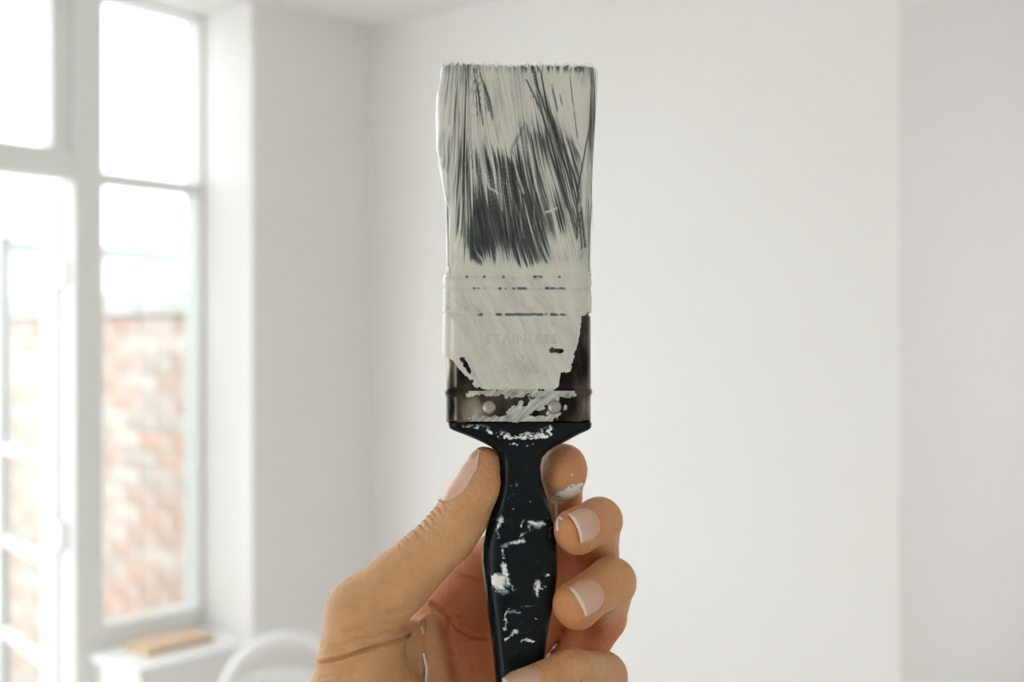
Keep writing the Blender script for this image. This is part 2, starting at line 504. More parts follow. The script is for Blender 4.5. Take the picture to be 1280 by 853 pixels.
# handle --------------------------------------------------------------------
HT = np.array([  # py, left px, right px, half thickness mm, squareness
    (527, 561, 738, 8.0, 6), (529, 561, 739, 8.2, 6), (534, 562, 738, 8.2, 6), (537, 566, 735, 8.1, 5), (542, 579, 724, 7.9, 4.5), (548, 593, 713, 7.6, 4),
    (553, 604, 704, 7.2, 3.5), (558, 613, 694, 6.9, 3.2), (564, 620, 685, 6.6, 3), (572, 624, 678, 6.4, 2.8), (584, 625, 675.5, 6.4, 2.8), (600, 624, 677, 6.6, 2.8),
    (620, 620, 683, 7.0, 2.8), (640, 614.5, 689, 7.4, 2.8), (660, 608, 693.5, 7.7, 2.8), (680, 603.5, 696, 7.9, 2.8), (700, 602, 697, 8.0, 2.8), (720, 604, 696.5, 8.0, 2.8),
    (740, 606.5, 694, 7.9, 2.8), (770, 610.5, 689, 7.7, 2.8), (800, 614.5, 683.5, 7.4, 2.8), (830, 618, 680, 7.1, 2.8), (860, 620, 678.5, 6.9, 2.8), (900, 621, 677, 6.8, 2.8),
    (950, 621, 677, 6.8, 2.8), (985, 623, 675, 6.6, 2.6), (1004, 629, 669, 5.8, 2.4), (1013, 638, 660, 3.5, 2.2)], float)
def handle_at(py): return [np.interp(py, HT[:, 0], HT[:, k]) for k in range(1, 5)]
rings = []
tt = np.linspace(0, 2 * math.pi, 64, endpoint=False)
for py in np.unique(np.concatenate([HT[:, 0], np.arange(540, 1000, 6)])):
    l, r_, h, e = handle_at(py)
    xl, xr = xmm(l), xmm(r_)
    cs, sn = np.cos(tt), np.sin(tt)
    x = (xl + xr) / 2 + (xr - xl) / 2 * np.sign(cs) * np.abs(cs) ** (2 / e)
    d = DC + h * np.sign(sn) * np.abs(sn) ** (2 / e)
    rings.append(np.stack([x, np.full(64, zmm(py)), d], 1))
V, F = loft(rings)
handle = quads_to_mesh('handle', V, F, M['handle'], br)
handle['label'] = 'waisted navy black plastic handle'
def handle_front(px, py):
    l, r_, h, e = handle_at(py)
    u = np.clip((px - (l + r_) / 2) / ((r_ - l) / 2), -.999, .999)
    return DC - h * (1 - np.abs(u) ** e) ** (1 / e)

def sheet(name, px, py, depth, cover, keep, m, parent, thick=.12, relief=.25, bo=BO):
    """paint film over a grid of pixel rays: depth (mm) is the surface below, cover 0..1, keep = mask"""
    D = depth - thick - relief * np.clip(cover, 0, 1) * keep
    P = np.stack([(px - 640) / FOC * D, (426.5 - py) / FOC * D, D], -1)
    ny, nx = px.shape
    idx = np.arange(nx * ny).reshape(ny, nx)
    Q = np.stack([idx[:-1, :-1], idx[1:, :-1], idx[1:, 1:], idx[:-1, 1:]], -1).reshape(-1, 4)
    ok = keep.ravel()[Q].min(1) > .5
    dr = P.reshape(-1, 3)[:, 2][Q]; ok &= (dr.max(1) - dr.min(1)) < 3.0
    Q = Q[ok]
    if not len(Q): return None
    used = np.unique(Q); mp = np.full(nx * ny, -1); mp[used] = np.arange(len(used))
    me = np_mesh(name, to_world(P.reshape(-1, 3)[used]) - bo, mp[Q])
    attr(me, 'cover', cover.ravel()[used])
    o = link(name, me, m, parent, True)
    return o

def smear_on_handle(name, x0, x1, y0, y1, fn):
    px, py = np.meshgrid(np.arange(x0, x1, .6), np.arange(y0, y1, .6))
    wx = 9 * (fbm(px * .13, py * .13, 101) - .5) + 5 * (fbm(px * .45, py * .45, 103) - .5); wy = 9 * (fbm(px * .13, py * .13, 105) - .5) + 3 * (fbm(px * .45, py * .45, 109) - .5)
    c = fn(px + wx, py + wy) * (.45 + 1.15 * fbm(px * .3, py * .3, 107))
    l, r_, h, e = handle_at(py)
    c = np.where((px > l + 1.0) & (px < r_ - 1.0), c, 0)
    return sheet(name, px, py, handle_front(px, py), np.clip(c, 0, 1), (c > .17).astype(float), M['smear'], handle, .03, .14)
def rough(px, py, s=1.0, seed=3): return fbm(px * .16 * s, py * .16 * s, seed, 4) - .5
def line(pts, w, amp=1.0):
    return lambda x, y: amp * np.exp(-(seg_dist(x, y, pts) / w) ** 2)
# smudged collar
smear_on_handle('paint_smear', 575, 728, 531, 568, lambda x, y: 1.05 * np.maximum.reduce([
    np.exp(-(seg_dist(x, y, [(588, 538), (612, 545), (640, 551), (668, 548), (688, 542)]) / 8.5) ** 2),
    .75 * np.exp(-(seg_dist(x, y, [(655, 556), (682, 549), (700, 541)]) / 2.2) ** 2)]) * sstep(.28, .60, fbm(x * .33 + y * .1, y * .45, 11, 4)) * (.75 + .8 * fbm(x * .05, y * .05, 21)))
# white blob on the left of the belly with its tail
smear_on_handle('paint_smear', 606, 656, 700, 748, lambda x, y: np.maximum.reduce([
    1.25 * np.exp(-(((x - 622) / 11) ** 4 + ((y - 727) / 9.5) ** 4)), 1.1 * np.exp(-(seg_dist(x, y, [(629, 706), (633, 720), (636, 729)]) / 2.6) ** 2),
    .6 * np.exp(-(seg_dist(x, y, [(618, 738), (632, 740)]) / 5) ** 2), .7 * np.exp(-(seg_dist(x, y, [(636, 730), (645, 737)]) / 1.5) ** 2)]) + .9 * rough(x, y, 1.2, 4) * .5)
# belly streaks, arcs and dabs
def dabs(lst, k=.8, seed=6):
    return lambda x, y: np.maximum.reduce([a * np.exp(-(seg_dist(x, y, p) / w) ** 2) for p, w, a in lst]) * (1 + k * 1.6 * rough(x, y, 2, seed))
smear_on_handle('paint_smear', 610, 694, 600, 702, dabs([
    ([(624, 651), (627, 648)], 3.2, .75), ([(623, 660), (625, 653), (629, 652)], 1.8, .9), ([(622, 672), (622, 662)], 2.2, .35),
    ([(652, 659), (655, 651)], 1.8, .85), ([(662, 664), (664, 657), (672, 655), (678, 656)], 2.0, .6), ([(665, 656), (677, 655)], 3.6, .95),
    ([(643, 678), (654, 677)], 2.8, .85), ([(650, 671), (655, 667)], 2.4, .55), ([(626, 686), (634, 682), (642, 677)], 2.4, .6), ([(626, 690), (630, 698)], 2.4, .6),
    ([(636, 609), (648, 607)], 2.2, .28), ([(634, 625), (645, 617)], 2.6, .2), ([(663, 625), (663.5, 625.5)], 1.2, .8), ([(642, 635), (642.5, 635.5)], .9, .6), ([(681, 640), (686, 655), (688, 672)], 2.5, .22)]))
smear_on_handle('paint_smear', 664, 695, 688, 752, dabs([
    ([(672, 728), (673, 742)], 3.2, .95), ([(683, 734), (684, 741)], 3.6, .85), ([(674, 738), (684, 737)], 2.0, .7), ([(672, 744), (672, 748)], 1.8, .6),
    ([(680, 722), (684, 718), (687, 722), (686, 728)], 1.5, .6), ([(676, 730), (680, 718), (684, 706), (685, 692)], 1.3, .32), ([(689, 690), (690, 712), (688, 724)], 1.5, .25)]))
smear_on_handle('paint_smear', 624, 684, 748, 812, dabs([
    ([(636, 762), (632, 768), (630.5, 788)], 1.5, .85), ([(636, 766.5), (652, 764.5)], 1.3, .6), ([(653, 757), (671, 756.5)], .9, .5), ([(632, 799), (646, 789)], 2.3, .85),
    ([(654, 802), (669, 800)], 2.0, .9), ([(644, 779), (660, 778)], 1.0, .25), ([(670, 774), (677, 778)], 1.3, .8), ([(662, 763), (676, 762)], .9, .22), ([(632, 770), (630, 777)], 1.4, .7)]))
# wet lines on the two edges of the grip
smear_on_handle('paint_smear', 600, 612, 696, 740, line([(602.9, 697), (604.6, 716), (607.2, 735)], 1.5, 1.1))
smear_on_handle('paint_smear', 676, 692, 766, 822, line([(689.0, 770), (683.2, 800), (680.8, 818)], 1.0, 1.1))

# bristles and their coat of paint --------------------------------------------
LEANX = np.array([548, 572, 588, 603, 618, 640, 665, 690, 720, 735, 748.]); LEANV = np.array([-.02, -.05, .02, .15, .17, .14, .22, .30, .24, .02, -.02])
def lean_at(px): return np.interp(px, LEANX, LEANV)
DARK = [  # cx, cy, sx, sy, lean, amount
    (622, 285, 30, 26, .05, .75), (606, 262, 16, 30, .0, .55), (598, 300, 14, 34, .0, .45), (650, 300, 30, 26, .1, .55), (672, 270, 24, 40, .1, .45), (645, 235, 26, 40, .1, .35),
    (663, 172, 12, 16, .6, .85), (652, 205, 16, 30, .2, .35), (693, 168, 7, 34, .33, .75), (684, 140, 4, 30, .4, .5), (703, 215, 12, 42, .3, .55), (716, 190, 10, 22, .2, .4), (700, 255, 16, 30, .2, .45),
    (722, 285, 5, 26, .1, .4), (738, 190, 4, 34, 0, .35), (566, 115, 10, 36, 0, .22), (574, 195, 8, 34, 0, .42), (572, 225, 8, 24, 0, .35), (592, 150, 12, 44, .05, .22), (600, 118, 7, 30, .2, .40), (612, 135, 6, 22, .3, .40),
    (605, 205, 30, 14, 0, .30), (628, 208, 12, 18, .2, .35), (583, 300, 7, 40, 0, .35), (672, 118, 4, 24, .4, .45), (730, 310, 3, 18, .1, .6)]
LIGHT = [(637, 135, 19, 40, .15, .55), (618, 172, 14, 18, .1, .35), (722, 122, 13, 30, .1, .45), (700, 120, 7, 18, .1, .2), (707, 330, 15, 22, 0, .9), (733, 270, 5, 60, 0, .6), (740, 330, 8, 60, 0, .9), (742, 110, 6, 40, 0, .4),
         (605, 240, 4, 22, 0, .25), (585, 275, 3.5, 12, 0, .5), (683, 240, 10, 14, .2, .2), (640, 192, 6, 10, .4, .3), (610, 330, 16, 8, 0, .3), (628, 318, 6, 10, 0, .35), (690, 232, 7, 16, .2, .2)]
def darkness(px, py):
    px = px + 5 * (fbm(px * .05, py * .05, 31) - .5); py = py + 10 * (vnoise(px * .22, py * .02, 33) - .5)
    d = .20 + 0 * px
    for a in DARK: d = d + a[5] * blob(px, py, *a[:5])
    for a in LIGHT: d = d - a[5] * blob(px, py, *a[:5])
    d = .70 * d * sstep(552, 566, px) * sstep(748, 738, px)
    d = d * (1 - sstep(326, 341, py))
    return np.clip(d, 0, 1.15)
def streak(px, py, seed=0):
    q = px - lean_at(px) * (py - 230)
    q = q + 2.5 * (vnoise(px * .03, py * .02, 41) - .5)
    v_ = .36 * vnoise(q * .62, py * .014, seed) + .44 * vnoise(q * 1.25, py * .022, seed + 1) + .20 * vnoise(q * .2, py * .02, seed + 2)
    return np.clip(.5 + (v_ - .5) * 1.75, -.1, 1.1)
# single loose hairs in the photograph's larger strokes: polyline, darkness, half width in px
HAIRS = [([(658, 104), (676, 140), (692, 190), (702, 232)], .9, 1.1), ([(676, 92), (684, 140), (700, 190), (716, 238)], .85, 1.1), ([(668, 92), (678, 130), (690, 162)], .6, .9),
         ([(656, 158), (638, 190), (642, 216)], .55, .8), ([(738, 152), (731, 190), (722, 240), (721, 300)], .75, 1.0), ([(726, 262), (731, 310)], .8, 1.2), ([(724, 268), (727, 312)], .6, .9),
         ([(600, 95), (612, 128), (616, 150)], .7, .9), ([(605, 110), (611, 140)], .6, .9), ([(592, 90), (600, 130), (604, 160)], .5, .9), ([(583, 90), (581, 160), (580, 205)], .6, 1.0), ([(567, 95), (565, 160)], .45, .8),
         ([(712, 92), (716, 130), (722, 175)], .45, .8), ([(740, 250), (737, 300), (736, 340)], .5, .7), ([(634, 200), (648, 232), (660, 258)], .6, .9), ([(674, 305), (684, 330)], .6, 1.0), ([(690, 110), (697, 140)], .5, 1.2), ([(700, 122), (703, 135)], .5, 1.0),
         ([(563, 345), (562, 330)], .2, .8)]
WHITES = [([(640, 196), (645, 214), (655, 245)], .8, .9), ([(607, 222), (612, 238), (625, 246), (628, 265)], .8, 1.6), ([(683, 268), (690, 266), (696, 263)], .9, 1.6), ([(668, 110), (690, 165), (712, 240)], .5, .9),
          ([(596, 150), (598, 205), (597, 250)], .5, .9), ([(632, 230), (646, 262), (656, 300)], .45, .8), ([(585, 100), (583, 160), (582, 210)], .5, .9), ([(702, 215), (716, 260)], .5, .9), ([(650, 240), (652, 300)], .4, .8), ([(668, 220), (668, 285)], .4, .9)]
def cover_at(px, py):
    d = darkness(px, py)
    c = 1 - sstep(.06, 1.12, d + 1.45 * (streak(px, py) - .5) * np.clip(.22 + d * 1.5, 0, 1.0))
    # tip fringe
    fr_ = sstep(100, 88, py) * (.30 + .45 * sstep(640, 660, px))
    c = np.clip(c - fr_ * sstep(.35, .62, vnoise(px * .5, py * .05, 51)), 0, 1)
    for p, a, w in HAIRS: c = c - a * .9 * np.exp(-(seg_dist(px, py, p) / w) ** 2) * c
    for p, a, w in WHITES: c = c + a * np.exp(-(seg_dist(px, py, p) / w) ** 2) * (1 - c)
    c = c - .34 * c * sstep(.42, .72, fbm(px * .045, py * .02, 121, 4)) * sstep(340, 322, py) * sstep(.35, .65, streak(px, py, 123))
    return np.clip(c, 0, 1)
def left_edge(py): return np.interp(py, [83, 100, 118, 140, 160, 178, 200, 225, 250, 275, 300, 330, 343, 350, 450], [557.5, 556.5, 553, 552, 549.5, 550, 554, 556, 559, 561, 562, 561.5, 560, 558, 557.5])
def ferrule_keep(px, py):
    """1 where the ferrule is under paint"""
    n = 11 * (fbm(px * .12, py * .12, 61) - .5); nf = 4.5 * (fbm(px * .5, py * .5, 63) - .5)
    yb = np.interp(px, [556, 562, 568, 575, 580, 586, 592, 600, 640, 690, 699, 701, 712, 716, 720, 724, 727, 742], [442, 446, 452, 462, 470, 476, 482, 487, 490, 488, 484, 468, 466, 462, 440, 425, 398, 392])
    k = (py < yb + n + nf).astype(float)
    global groove_dark
    groove_dark = np.zeros(np.shape(px))  # broken darker dashes along the grooves, set into the paint cover
    for gy, amp in ((348, .40), (362, .62), (394, .60)):
        gap = np.exp(-((py - gy - 1.2 * (fbm(px * .2, py * 0, 67) - .5)) / 2.1) ** 2) * sstep(.30, .62, fbm(px * .13, py * .05 + gy, 65, 3) + .5 * (amp - .58)) * sstep(579, 584, px) * sstep(712, 703, px)
        groove_dark = np.maximum(groove_dark, gap)
    for p, w in (([(578, 448), (587, 464)], 2.2), ([(690, 438), (702, 438.5)], 2.4), ([(722, 442), (713, 478)], 3.0), ([(580, 478), (589, 477)], 2.5)):
        k = np.where(seg_dist(px, py, p) + nf < w, 0, k)
    # dry smears round the rivets
    pxw = px + 1.6 * n + 3 * nf
    dry = ((py > 487) & (py < 495 + n) & (pxw > 583) & (pxw < 722)) | (seg_dist(px, py, [(642, 517), (668, 505), (690, 497)]) + 1.6 * n < 9.5) | ((py > 517 + n) & (py < 525.5) & (pxw > 586) & (pxw < 697)) | (np.hypot(px - 707, py - 508) + nf < 3.5) | (seg_dist(px, py, [(686, 515), (697, 504)]) + nf < 4)
    k = np.where(dry & (np.hypot(px - 611, py - 509.5) > 10 + nf), 1, k)
    return k
# one sheet follows the rounded outline from side to side
pys = np.concatenate([np.arange(87, 346, .9), np.arange(346, 527, .8)])
Ps = []; Ns = []
NU = 300
for py in pys:
    a, b, r_, cx = brush_shape(py)
    if py > 343: a, b, r_, cx = FA + float(ferrule_off(py)), FB + float(ferrule_off(py)), FR, FCX
    else:
        w = np.clip((py - 335) / 8, 0, 1); e0 = brush_shape(py); a = e0[0] + .3 * w; b = e0[1] + .3 * w
    arcL = math.pi / 2 * r_; flat = 2 * (a - r_); side = (b - r_) + b * .6
    tot = 2 * side + 2 * arcL + flat
    u = np.linspace(0, tot, NU)
    P = np.zeros((NU, 2)); N = np.zeros((NU, 2))
    k = u < side; P[k] = np.stack([np.full(k.sum(), -a), (-b + r_) + (side - u[k])], 1); N[k] = (-1, 0)
    k = (u >= side) & (u < side + arcL); t = math.pi + (u[k] - side) / r_; P[k] = np.stack([-a + r_ + r_ * np.cos(t), -b + r_ + r_ * np.sin(t)], 1); N[k] = np.stack([np.cos(t), np.sin(t)], 1)
    k = (u >= side + arcL) & (u < side + arcL + flat); P[k] = np.stack([-a + r_ + u[k] - side - arcL, np.full(k.sum(), -b)], 1); N[k] = (0, -1)
    k = (u >= side + arcL + flat) & (u < side + 2 * arcL + flat); t = 1.5 * math.pi + (u[k] - side - arcL - flat) / r_; P[k] = np.stack([a - r_ + r_ * np.cos(t), -b + r_ + r_ * np.sin(t)], 1); N[k] = np.stack([np.cos(t), np.sin(t)], 1)
    k = u >= side + 2 * arcL + flat; P[k] = np.stack([np.full(k.sum(), a), -b + r_ + (u[k] - side - 2 * arcL - flat)], 1); N[k] = (1, 0)
    P[:, 0] += cx
    Ps.append(np.stack([P[:, 0], np.full(NU, zmm(py)), DC + P[:, 1]], 1)); Ns.append(np.stack([N[:, 0], np.zeros(NU), N[:, 1]], 1))
Ps = np.array(Ps); Ns = np.array(Ns)
GX = 640 + FOC * Ps[..., 0] / Ps[..., 2]; GY = 426.5 - FOC * Ps[..., 1] / Ps[..., 2]
GYr = np.repeat(pys[:, None], NU, 1)
onb = GYr < 345
cov = np.where(onb, cover_at(GX, GYr), 1.0)
kp = np.where(onb, 1.0, ferrule_keep(GX, GYr))
st = streak(GX, GYr, 5)
lump = fbm(GX * .045, GYr * .03, 71)
wq = 14 * (fbm(GX * .03, GYr * .03, 79) - .5)
diag = fbm((GX * .80 - GYr * .42 + wq) * .16, (GYr * .8 + GX * .4) * .03, 73, 3)        # strokes dragged across the ferrule
thick = np.where(onb, .16 + .30 * cov + .22 * (st - .5) + .35 * cov * (lump - .45), .30 + .26 * (lump - .45) + .42 * (diag - .5) * sstep(340, 352, GYr))
dryz = (GYr > 486) & (GYr < 527)
thick = np.where(dryz, .06 + .16 * vnoise((GX + GYr * 1.2) * .35, (GYr - GX) * .06, 75), thick)
cov = np.where(~onb, .90 + .42 * (diag - .5) + .12 * (lump - .5) - .10 * sstep(.60, .80, fbm(GX * .10, GYr * .10, 77)) - .72 * sstep(.2, .9, groove_dark), cov)
cov = np.where(dryz, .66 + .45 * (vnoise((GX + GYr * 1.2) * .45, (GYr - GX) * .06, 75) - .5) + .5 * (fbm(GX * .12, GYr * .2, 83) - .5), cov)
# fill the grooves mostly with paint
thick = thick - np.where(~onb, .65 * np.minimum(0, ferrule_off(GYr)), 0)
# wet bead running down the left edge
bead = np.clip(570 - GX, 0, 14) / 14.0
ext = (xmm(560.0) - xmm(left_edge(GYr)))
sideness = np.clip(-Ns[..., 0], 0, 1)
thick = thick + np.where(GYr < 455, sideness ** 1.5 * np.clip(ext * 1.25 + .15, 0, 3.2), 0)
thick = thick + np.where(onb, .45 * np.exp(-(seg_dist(GX, GYr, [(556, 205), (566, 222), (569, 240)]) / 4.0) ** 2) + .4 * np.exp(-(seg_dist(GX, GYr, [(561, 250), (564, 258)]) / 3.0) ** 2) + .3 * np.exp(-(seg_dist(GX, GYr, [(568, 245), (568, 300)]) / 6.0) ** 2), 0)
thick = np.maximum(thick, .03)
Pp = Ps + Ns * thick[..., None]
# ragged top
Pp[:6, :, 1] += (1.3 * (vnoise(GX[:6] * .35, GX[:6] * 0, 81) - .6) + .5 * sstep(640, 585, GX[:6])) * np.linspace(1, .1, 6)[:, None]
ny = len(pys)
idx = np.arange(ny * NU).reshape(ny, NU)
Q = np.stack([idx[:-1, :-1], idx[:-1, 1:], idx[1:, 1:], idx[1:, :-1]], -1).reshape(-1, 4)
Q = Q[kp.ravel()[Q].min(1) > .5]
used = np.unique(Q); mp = np.full(ny * NU, -1); mp[used] = np.arange(len(used))
me = np_mesh('paint_coat', to_world(Pp.reshape(-1, 3)[used]) - BO, mp[Q])
attr(me, 'cover', cov.ravel()[used])
coat = link('paint_coat', me, M['paint'], br, True)
coat['label'] = 'streaky coat of wet white paint'

# hairs: full ones round the outline, then loose ones lying on the face
SV = []; SF_ = []; SCOV = []
def hair(path, rad, covs):
    """path (n,3) mm"""
    base = sum(len(x) for x in SV); n = len(path)
    T = np.gradient(path, axis=0); T /= np.linalg.norm(T, axis=1)[:, None] + 1e-9
    A = np.cross(T, np.array([0, 0, 1.0])); A /= np.linalg.norm(A, axis=1)[:, None] + 1e-9
    B = np.cross(T, A)
    rr = rad * np.concatenate([np.ones(n - 1), [.25]])[:, None]
    V3 = np.stack([path + rr * (math.cos(t) * A + math.sin(t) * B) for t in (0.5, 2.6, 4.7)], 1).reshape(-1, 3)
    SV.append(V3); SCOV.append(np.repeat(covs, 3))
    k = np.arange(n - 1)[:, None] * 3
    for c in range(3):
        c2 = (c + 1) % 3
        SF_.append(base + np.concatenate([k + c, k + c2, k + 3 + c2, k + 3 + c], 1))
for i in range(2600):
    u = R.random(); py0 = 350
    s_, f = (R.random(), R.uniform(.55, 1.0) ** .5) if i < 2000 else (R.random(), 1.0)
    # a random spot in the bundle's cross section, mostly near its skin
    x = R.uniform(-1, 1); y = R.choice((-1, 1)) * R.uniform(.5, 1) if R.random() < .8 else R.uniform(-1, 1)
    n = 5; path = []; tip = 82.5 + R.gauss(0, 2.2) + 2.2 * sstep(560, 600, 640 + x * 95) + 2.5 * vnoise(x * 14, 0, 91)
    drift = R.gauss(0, .012)
    for j in range(n):
        py = py0 + (tip - py0) * j / (n - 1)
        a, b, r_, cx = brush_shape(py)
        edge = math.sqrt(max(0, 1 - max(0, (abs(x) * a - (a - r_)) / r_) ** 2)) if abs(x) * a > a - r_ else 1.0
        path.append((cx + x * (a - .35) + drift * a * j / (n - 1) * 4, zmm(py), DC + y * (b * (.55 + .45 * edge) - .35)))
    base_c = np.clip(.5 + R.gauss(0, .28) - .22 * (x > 0), 0, 1)
    hair(np.array(path), R.uniform(.08, .17), np.array([.8, .7, .6, .45, base_c]))
for i in range(2300):
    px = R.uniform(560, 743); py = R.uniform(92, 335)
    d = float(darkness(np.array(px), np.array(py)))
    if R.random() > .10 + .55 * d: continue
    ln = R.uniform(14, 60); n = 6
    le = float(lean_at(px)) + R.gauss(0, .035)
    y0 = max(86, py - ln / 2); y1 = min(341, py + ln / 2)
    yy = np.linspace(y1, y0, n); xx = px + le * (yy - py) + R.gauss(0, .4) * np.sin(np.linspace(0, 3, n))
    xx = np.clip(xx, 561, 742)
    t = np.clip((343 - yy) / 260, 0, 1); b = FB - .5 - 2.6 * t ** 1.3
    a = FA - .5 + 1.2 * t; ex = np.clip((np.abs(xmm(xx) - FCX) - (a - b)) / b, 0, 1)
    dep = DC - (b * np.sqrt(np.clip(1 - ex ** 2, .05, 1))) - (.30 + .12 * np.sin(np.linspace(0, math.pi, n)) * R.random())
    path = np.stack([xmm(xx, dep), zmm(yy, dep), dep], 1)
    cc = np.clip(cover_at(xx, yy) + (R.uniform(.1, .55) if R.random() < .55 else -R.uniform(.1, .4)), 0, 1)
    hair(path, R.uniform(.035, .08), cc)
for p, a_, w in HAIRS:
    p = np.array(p, float); tt_ = np.linspace(0, len(p) - 1, 12); xx = np.interp(tt_, np.arange(len(p)), p[:, 0]); yy = np.interp(tt_, np.arange(len(p)), p[:, 1])
    t = np.clip((343 - yy) / 260, 0, 1); dep = DC - (FB - .5 - 2.6 * t ** 1.3) - .45
    ex = np.clip((np.abs(xx - 648) - 72) / 24, 0, 1); dep = dep + 4 * ex ** 2
    hair(np.stack([xmm(xx, dep), zmm(yy, dep), dep], 1)[::-1], .13 * w, np.full(12, .1))
hv = np.concatenate(SV); hf = np.concatenate(SF_); hc = np.concatenate(SCOV)
# dark heart of the bundle
rings = []
for py in np.arange(93, 350, 12.0):
    a, b, r_, cx = brush_shape(py); P, N = outline(a - .4, b - .4, max(r_ - .4, .5), cx, 5, 8, 2)
    rings.append(np.stack([P[:, 0], np.full(len(P), zmm(py)), DC + P[:, 1]], 1))
cv, cf = loft(rings)
cf = cf[cf[:, 2] != cf[:, 3]]
top = rings[0]; 
hf = np.concatenate([hf, cf + len(hv)]); hv = np.concatenate([hv, cv]); hc = np.concatenate([hc, np.zeros(len(cv))])
me = np_mesh('bristles', to_world(hv) - BO, hf)
attr(me, 'cover', hc)
bristles = link('bristles', me, M['bristle'], br)
bristles['kind'] = 'stuff'; bristles['label'] = 'dark bristles showing through the paint'

# embossed words under the paint
def words(text, cx, cy, h, spacing):
    cu = bpy.data.curves.new('letters', 'FONT'); cu.body = text; cu.size = 1.0; cu.align_x = 'CENTER'; cu.align_y = 'CENTER'
    cu.extrude = .12; cu.bevel_depth = .025; cu.bevel_resolution = 2; cu.space_character = spacing; cu.resolution_u = 4
    tmp = bpy.data.objects.new('letters', cu); COL.objects.link(tmp)
    bpy.context.view_layer.update()
    me = bpy.data.meshes.new_from_object(tmp.evaluated_get(bpy.context.evaluated_depsgraph_get()))
    bpy.data.objects.remove(tmp)
    co = np.zeros(len(me.vertices) * 3, np.float32); me.vertices.foreach_get('co', co); co = co.reshape(-1, 3)
    P = np.stack([xmm(cx, 390) + co[:, 0] * h, zmm(cy, 390) + co[:, 1] * h, DC - FB - (.33 if len(text) > 6 else .38) - co[:, 2] * 1.3], 1)
    me.vertices.foreach_set('co', (to_world(P) - BO).astype(np.float32).ravel())
    me.materials.clear()
    attr(me, 'cover', np.full(len(me.vertices), .80))
    me.update()
    return link('embossed_lettering', me, M['paint'], ferrule)
words('STAINLESS', 651, 425, 4.9, 1.12)
words('STEEL', 651, 461, 4.9, 1.12)

# ------------------------------------------------------------------ the hand: distance field -> one continuous skin
def U(px, py, D): return unproj(px, py, float(D))
def cone(P, a, b, ra, rb):
    ba = (b - a).astype(np.float32); pa = P - a.astype(np.float32)
    t = np.clip((pa @ ba) / float(ba @ ba), 0, 1)
    q = pa - t[:, None] * ba
    return np.sqrt((q * q).sum(1)) - (ra + (rb - ra) * t)
def smin(a, b, k):
    h = np.clip(.5 + .5 * (b - a) / k, 0, 1)
    return b + (a - b) * h - k * h * (1 - h)
FING = {  # joints: px, py, depth mm, radius mm, from the palm outwards
    'thumb':  [(450, 1000, 412, 19), (449, 868, 401, 17.2), (456, 768, 399, 13.8), (500, 727, 398, 11.4), (560, 670, 397, 9.7), (589, 622, 398, 8.8), (605, 581, 398, 6.4)],
    'index':  [(543, 785, 438, 11.5), (600, 716, 440, 10.6), (660, 666, 438, 9.6), (698, 622, 424, 8.6), (703.5, 589, 409, 8.3)],
    'middle': [(622, 850, 440, 10.5), (692, 752, 445, 10.4), (743, 692, 437, 9.2), (749, 651, 401, 8.0), (719, 662, 392.5, 7.5)],
    'ring':   [(662, 908, 440, 10.5), (712, 838, 444, 9.6), (752, 772, 436, 9.4), (764, 728, 405, 8.7), (718, 755, 392, 7.7)],
    'pinky':  [(694, 968, 430, 10), (735, 905, 428, 8.8), (753, 846, 411, 8.8), (716, 841, 392.5, 8.2), (650, 866, 382.5, 7.2)],
}
JO = {k: [(U(*j[:3]), j[3]) for j in v] for k, v in FING.items()}
PALM = [  # from, to, radii
    ((470, 1080, 428), (548, 800, 437), 16, 11.5), ((500, 1090, 432), (620, 855, 440), 16, 12), ((530, 1100, 432), (662, 912, 440), 16, 12), ((560, 1110, 428), (692, 970, 431), 16, 12.5),
    ((556, 805, 437), (692, 970, 431), 10.5, 11.5), ((500, 960, 425), (600, 900, 436), 15, 12), ((505, 870, 424), (590, 838, 438), 15, 11.5), ((545, 845, 438), (650, 780, 443), 11.5, 11), ((600, 800, 446), (700, 700, 446), 10, 10), ((478, 960, 414), (484, 872, 406), 16, 14)]
WEB = [((505, 800, 412), (575, 800, 434), 7.5, 6.5), ((537, 778, 413), (548, 890, 418), 3.2, 8.0)]
ARM = [((470, 1090, 428), (430, 1330, 436), 20, 22), ((560, 1110, 428), (530, 1330, 436), 18, 22)]
def chain(P, name):
    j = JO[name]; d = None
    for (a, ra), (b, rb) in zip(j[:-1], j[1:]):
        c = cone(P, a, b, ra, rb)
        d = c if d is None else smin(d, c, 2.2)
    return d
PADS = {  # soft pads and knuckles: px, py, depth, radius, blend
    'thumb': [(600, 606, 395.5, 7.6), (578, 650, 395, 8.6)], 'index': [(703, 598, 405.5, 8.0), (704, 582, 408, 7.9)], 'middle': [(722, 668, 397, 7.4)], 'ring': [(722, 761, 396, 7.5)], 'pinky': [(655, 872, 385.5, 7.0)]}
